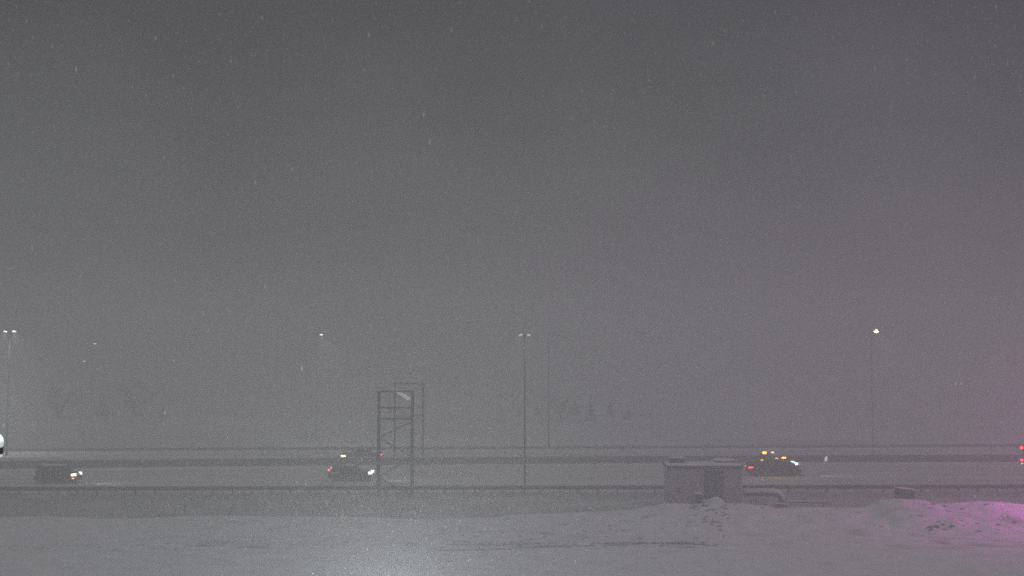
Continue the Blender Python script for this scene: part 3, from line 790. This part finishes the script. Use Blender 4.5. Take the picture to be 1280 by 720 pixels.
# near carriageway, left: tall people carrier
vehicle('minivan', 'dark boxy minivan with warm headlight on and snow on its roof, far left', 'van', 77.5, 118.6, 1, 4.35, 1.88, 1.08, 1.30, -1.6, 0.7, -2.05, M['dark'], M['headw'], M['redd'], 0.95, 0.98, fog=M['fog'], belt=1.12, headsize=(0.5, 0.34, 0.26), tailsize=(0.10, 0.14, 0.08))
vehicle('suv', 'dark car with cool white headlight passing just left of the gantry, near lanes', 'car', 440.5, 120.8, 1, 4.75, 1.66, 1.0, 0.9, -0.9, 0.45, -1.9, M['dark'], M['headb'], M['redd'], 0.90, 1.22, belt=1.05, headsize=(0.42, 0.32, 0.27), tailsize=(0.24, 0.2, 0.24))
vehicle('pickup_truck', 'dark pickup facing left behind the median wall, yellowish headlight beside the gantry', 'pickup truck', 454.5, 141.5, -1, 5.15, 1.72, 1.08, 0.95, -0.95, 0.35, -2.3, M['darkg'], M['heady'], M['red'], 0.80, 0.97, belt=1.1, bed=-1.1, snow=False, headsize=(0.62, 0.3, 0.22), tailsize=(0.52, 0.2, 0.14))
vehicle('pickup_truck', 'pickup with snowy roof half hidden behind the block hut, red tail light on', 'pickup truck', 892, 130.0, 1, 6.1, 1.45, 1.0, 1.95, 0.1, 1.4, -2.7, M['darkg'], M['black'], M['redd'], 0.85, 0.93, belt=0.98, bed=-0.2, beam_w=0, headsize=(0.2, 0.3, 0.18), tailsize=(0.45, 0.2, 0.14))

YT = 125.6
tr = vehicle('service_truck', 'dark pickup plough truck with amber beacons lit, right of the block hut', 'truck', 962.0, YT, 1, 5.55, 1.98, 1.46, 1.25, -0.75, 0.55, -1.2, M['dark'], M['headb'], M['red'], 1.40, 1.0, belt=1.46, bed=-1.0, snow=False, headsize=(0.40, 0.34, 0.26), tailsize=(0.52, 0.2, 0.16))
cx = tr.location.x
def tloc(px, py): p = at(px, py, YT - 0.9); return (p.x - cx, -0.6, p.z)
bm = NB()
for sx_ in (-1, 1):
    for yy in (-0.6, 0.6): bar(bm, (-1.15 + 0.65 * (sx_ > 0) - 0.1, yy, 1.3), (-1.15 + 0.65 * (sx_ > 0) - 0.1, yy, 2.38), 0.03)
box(bm, (-0.75, 0, 2.36), (1.3, 1.3, 0.06)); link('beacon_rack', bm, M['dsteel'], tr)
for px, py, m, s in ((956.3, 566.3, 'amber', (0.42, 0.22, 0.22)), (966.5, 565.8, 'pale', (0.30, 0.2, 0.16)), (980.5, 572.6, 'amber', (0.48, 0.22, 0.15)), (971.8, 573.4, 'pale', (0.36, 0.2, 0.13)), (953, 575.3, 'pale', (0.28, 0.2, 0.12))):
    c = tloc(px, py); bm = NB()
    box(bm, c, s, bevel=0.06)
    link('beacon', bm, M[m] if px != 953 else glow('marker_yellow', (1, .85, .45), 1.4), tr, True)
    if px == 980.5:
        bm = NB(); bar(bm, (c[0], -0.6, 1.25), (c[0], -0.6, c[2]), 0.03); link('beacon_mast', bm, M['dsteel'], tr)
ld = bpy.data.lights.new('beacon_light', 'POINT'); ld.energy = 70; ld.color = (1, .5, .08); ld.shadow_soft_size = 0.2
lo = bpy.data.objects.new('beacon_light', ld); C.objects.link(lo); lo.parent = tr; lo.location = (-0.3, -1.3, 2.75)
bm = NB()   # salt hopper in the bed
prism(bm, [(-2.6, 1.28), (-1.25, 1.28), (-1.2, 1.62), (-2.65, 1.62)], -0.7, 0.7); link('salt_hopper', bm, M['darkg'], tr)
bm = NB()   # plough blade
prof = [(3.05, 0.08), (3.0, 0.4), (3.08, 0.8), (3.2, 1.0), (3.24, 0.98), (3.13, 0.78), (3.06, 0.4), (3.1, 0.08)]
prism(bm, prof, -1.15, 1.15); box(bm, (2.9, 0, 0.45), (0.35, 0.6, 0.12)); link('plough_blade', bm, M['dark'], tr)

# box truck cut by the right edge
YB = 125.0; xr = at(1283.5, 560, YB).x
t = thing('box_truck', 'dark box truck entering at the right edge with stacked red tail lights', 'truck', (xr + 3.6, YB, 0.004), 0, 'vehicles driving on the highway')
bm = NB(); box(bm, (-0.9, 0, 2.15), (5.4, 2.3, 2.3), bevel=0.03); link('cargo_box', bm, M['darkg'], t)
bm = NB(); prism(bm, [(1.95, 0.5), (1.95, 2.5), (2.3, 2.6), (2.95, 2.45), (3.3, 1.5), (4.1, 1.35), (4.2, 0.5)], -1.0, 1.0); link('cab', bm, M['darkg'], t)
bm = NB(); box(bm, (0.2, 0, 0.75), (7.4, 0.9, 0.25)); link('chassis', bm, M['dark'], t)
panel(t, 'window', [(2.15, 1.55), (3.05, 1.55), (2.8, 2.3), (2.15, 2.3)], lambda z: 1.0, M['glass'])
for xx in (-2.0, 3.3):
    for s in (-1, 1): wheel(t, xx, s * 0.95, 0.45, 0.28)
for z, m, s in ((3.12, 'red', (0.34, 0.2, 0.24)), (1.70, 'red', (0.46, 0.2, 0.2)), (1.30, 'pale', (0.3, 0.2, 0.1))):
    for sd_ in (-1, 1):
        bm = NB(); box(bm, (-3.6, sd_ * 1.08, z), s, bevel=0.03); link('tail_light', bm, M[m], t, True)
bm = NB(); box(bm, (4.15, -0.8, 0.85), (0.16, 0.4, 0.2)); box(bm, (4.15, 0.8, 0.85), (0.16, 0.4, 0.2)); link('headlight', bm, M['headw'], t)

# ------------------------------------------------------------------ mast beside the camera, its white cap just in frame at the left
cp = at(-8.0, 553, 4.0)
t = thing('capped_mast', 'white rounded mast cap with black collar and added glow, cut off by the left edge', 'lamp', (cp.x, 4.0, 0))
bm = NB(); bar(bm, (0, 0, 0), (0, 0, cp.z - 0.045), 0.022, 0.018, 12); bar(bm, (0, 0, 0), (0, 0, 0.4), 0.09, 0.08, 12); link('pole', bm, M['dsteel'], t, True)
bm = NB(); g_ = bmesh.ops.create_uvsphere(bm, u_segments=24, v_segments=16, radius=0.034)
bmesh.ops.translate(bm, vec=(0, 0, cp.z), verts=g_['verts']); link('glowing_cap', bm, glow('mast_cap_glow', (.9, 1, 1), 0.42), t, True)  # white mast cap, no lamp; glow put in for light falling on it
bm = NB(); bar(bm, (0, 0, cp.z - 0.042), (0, 0, cp.z - 0.018), 0.033, 0.034, 20); link('collar', bm, M['black'], t)
bm = NB(); bar(bm, (0, 0, cp.z - 0.052), (0, 0, cp.z - 0.042), 0.031, 0.031, 20); link('ring', bm, glow('mast_ring', (.9, 1, 1), 0.4), t)  # pale ring with the same stand-in glow

ld = bpy.data.lights.new('flake_fill', 'POINT'); ld.energy = 22; ld.color = (0.93, 1.0, 0.97); ld.shadow_soft_size = 0.05  # added fill light that brightens the flakes near the camera
lo = bpy.data.objects.new('flake_fill', ld); C.objects.link(lo); lo.parent = t; lo.location = (0, 0, cp.z + 0.12)
# lot lamp just below the frame, lighting the foreground snow
t = thing('lot_lamp', 'low post lamp lighting the snowy lot below the picture', 'lamp', (-5.0, 45, 0))
bm = NB(); bar(bm, (0, 0, 0), (0, 0, 2.3), 0.06, 0.05); link('pole', bm, M['dsteel'], t)
bm = NB(); bar(bm, (0, 0, 2.6), (0, 0, 2.72), 0.28, 0.05, 14); link('shade', bm, M['dark'], t)
bm = NB(); bar(bm, (0, 0, 2.3), (0, 0, 2.6), 0.10, 0.14, 12); link('lamp_glass', bm, glow('lot_lamp_glass', (.9, 1, 1), 10), t)
ld = bpy.data.lights.new('lot_light', 'POINT'); ld.energy = 3700; ld.color = (0.87, 1.0, 0.97); ld.shadow_soft_size = 0.3
lo = bpy.data.objects.new('lot_light', ld); C.objects.link(lo); lo.parent = t; lo.location = (0, 0.0, 2.85)

# magenta lit sign just outside the right of the frame
t = thing('lit_sign', 'magenta lit panel on two legs behind the right end of the bank', 'sign', (50.5, 89.5, 0), R(6))
bm = NB(); box(bm, (0, 0, 7.5), (0.35, 2.4, 1.6), bevel=0.04); link('cabinet', bm, M['dark'], t)
bm = NB(); box(bm, (-0.19, 0, 7.5), (0.03, 2.2, 1.4)); link('panel', bm, M['magenta'], t)
for yy in (-0.9, 0.9):
    bm = NB(); bar(bm, (0, yy, 0), (0, yy, 6.75), 0.08); link('leg', bm, M['dsteel'], t)
ld = bpy.data.lights.new('sign_light', 'AREA'); ld.shape = 'RECTANGLE'; ld.size = 1.8; ld.size_y = 2.6; ld.energy = 1800; ld.color = (1.0, 0.10, 0.78)
lo = bpy.data.objects.new('sign_light', ld); C.objects.link(lo); lo.parent = t; lo.location = (-0.25, 0, 7.5); lo.rotation_euler = (0, R(90), 0)

# ------------------------------------------------------------------ falling snow
random.seed(77)
vs = []; fs = []
def flake(c, s, el):
    i = len(vs); ax = Vector((random.gauss(0, .12), random.gauss(0, .12), 1)).normalized()
    u = ax.orthogonal().normalized(); v = ax.cross(u)
    for q in (u, v, -u, -v): vs.append(tuple(c + q * s * random.uniform(.7, 1.2)))
    vs.append(tuple(c + ax * s * el)); vs.append(tuple(c - ax * s * el))
    for k in range(4): fs.append((i + k, i + (k + 1) % 4, i + 4)); fs.append((i + (k + 1) % 4, i + k, i + 5))
for _ in range(42000):
    y = 5 + 60 * random.random() ** 0.6
    x = random.uniform(-0.56, 0.56) * y; z = CAMZ + random.uniform(-0.22, 0.36) * y
    if z < 0.3 or z > 24 or (y < 24 and z < CAMZ - 0.11 * y): continue
    flake(Vector((x, y, z)), random.uniform(0.0025, 0.0068) * (1 + y / 60), random.uniform(1.0, 4.0))
for _ in range(110):
    y = random.uniform(5, 13)
    flake(Vector((random.uniform(-.5, .5) * y, y, CAMZ + random.uniform(-.06, .33) * y)), random.uniform(0.0025, 0.0045), random.uniform(1.2, 2.8))
me = bpy.data.meshes.new('falling_snow'); me.from_pydata(vs, [], fs); me.materials.append(M['flake'])
o = bpy.data.objects.new('falling_snow', me); C.objects.link(o); tag(o, 'fine snowflakes drifting through the air before the highway', 'snowflakes', kind='stuff')

# ------------------------------------------------------------------ haze
m = bpy.data.materials.new('snow_haze'); m.use_nodes = True
n = m.node_tree.nodes; l = m.node_tree.links; n.remove(n['Principled BSDF'])
pv = n.new('ShaderNodeVolumePrincipled'); pv.inputs['Density'].default_value = 0.0080; pv.inputs['Color'].default_value = (0.93, 0.93, 0.93, 1); pv.inputs['Anisotropy'].default_value = 0.2
l.new(pv.outputs[0], n['Material Output'].inputs['Volume'])
bm = NB(); box(bm, (0, 215, 12), (1400, 630, 30)); hz = link('haze', bm, m); hz['kind'] = 'stuff'; hz['label'] = 'grey snow haze filling the air'
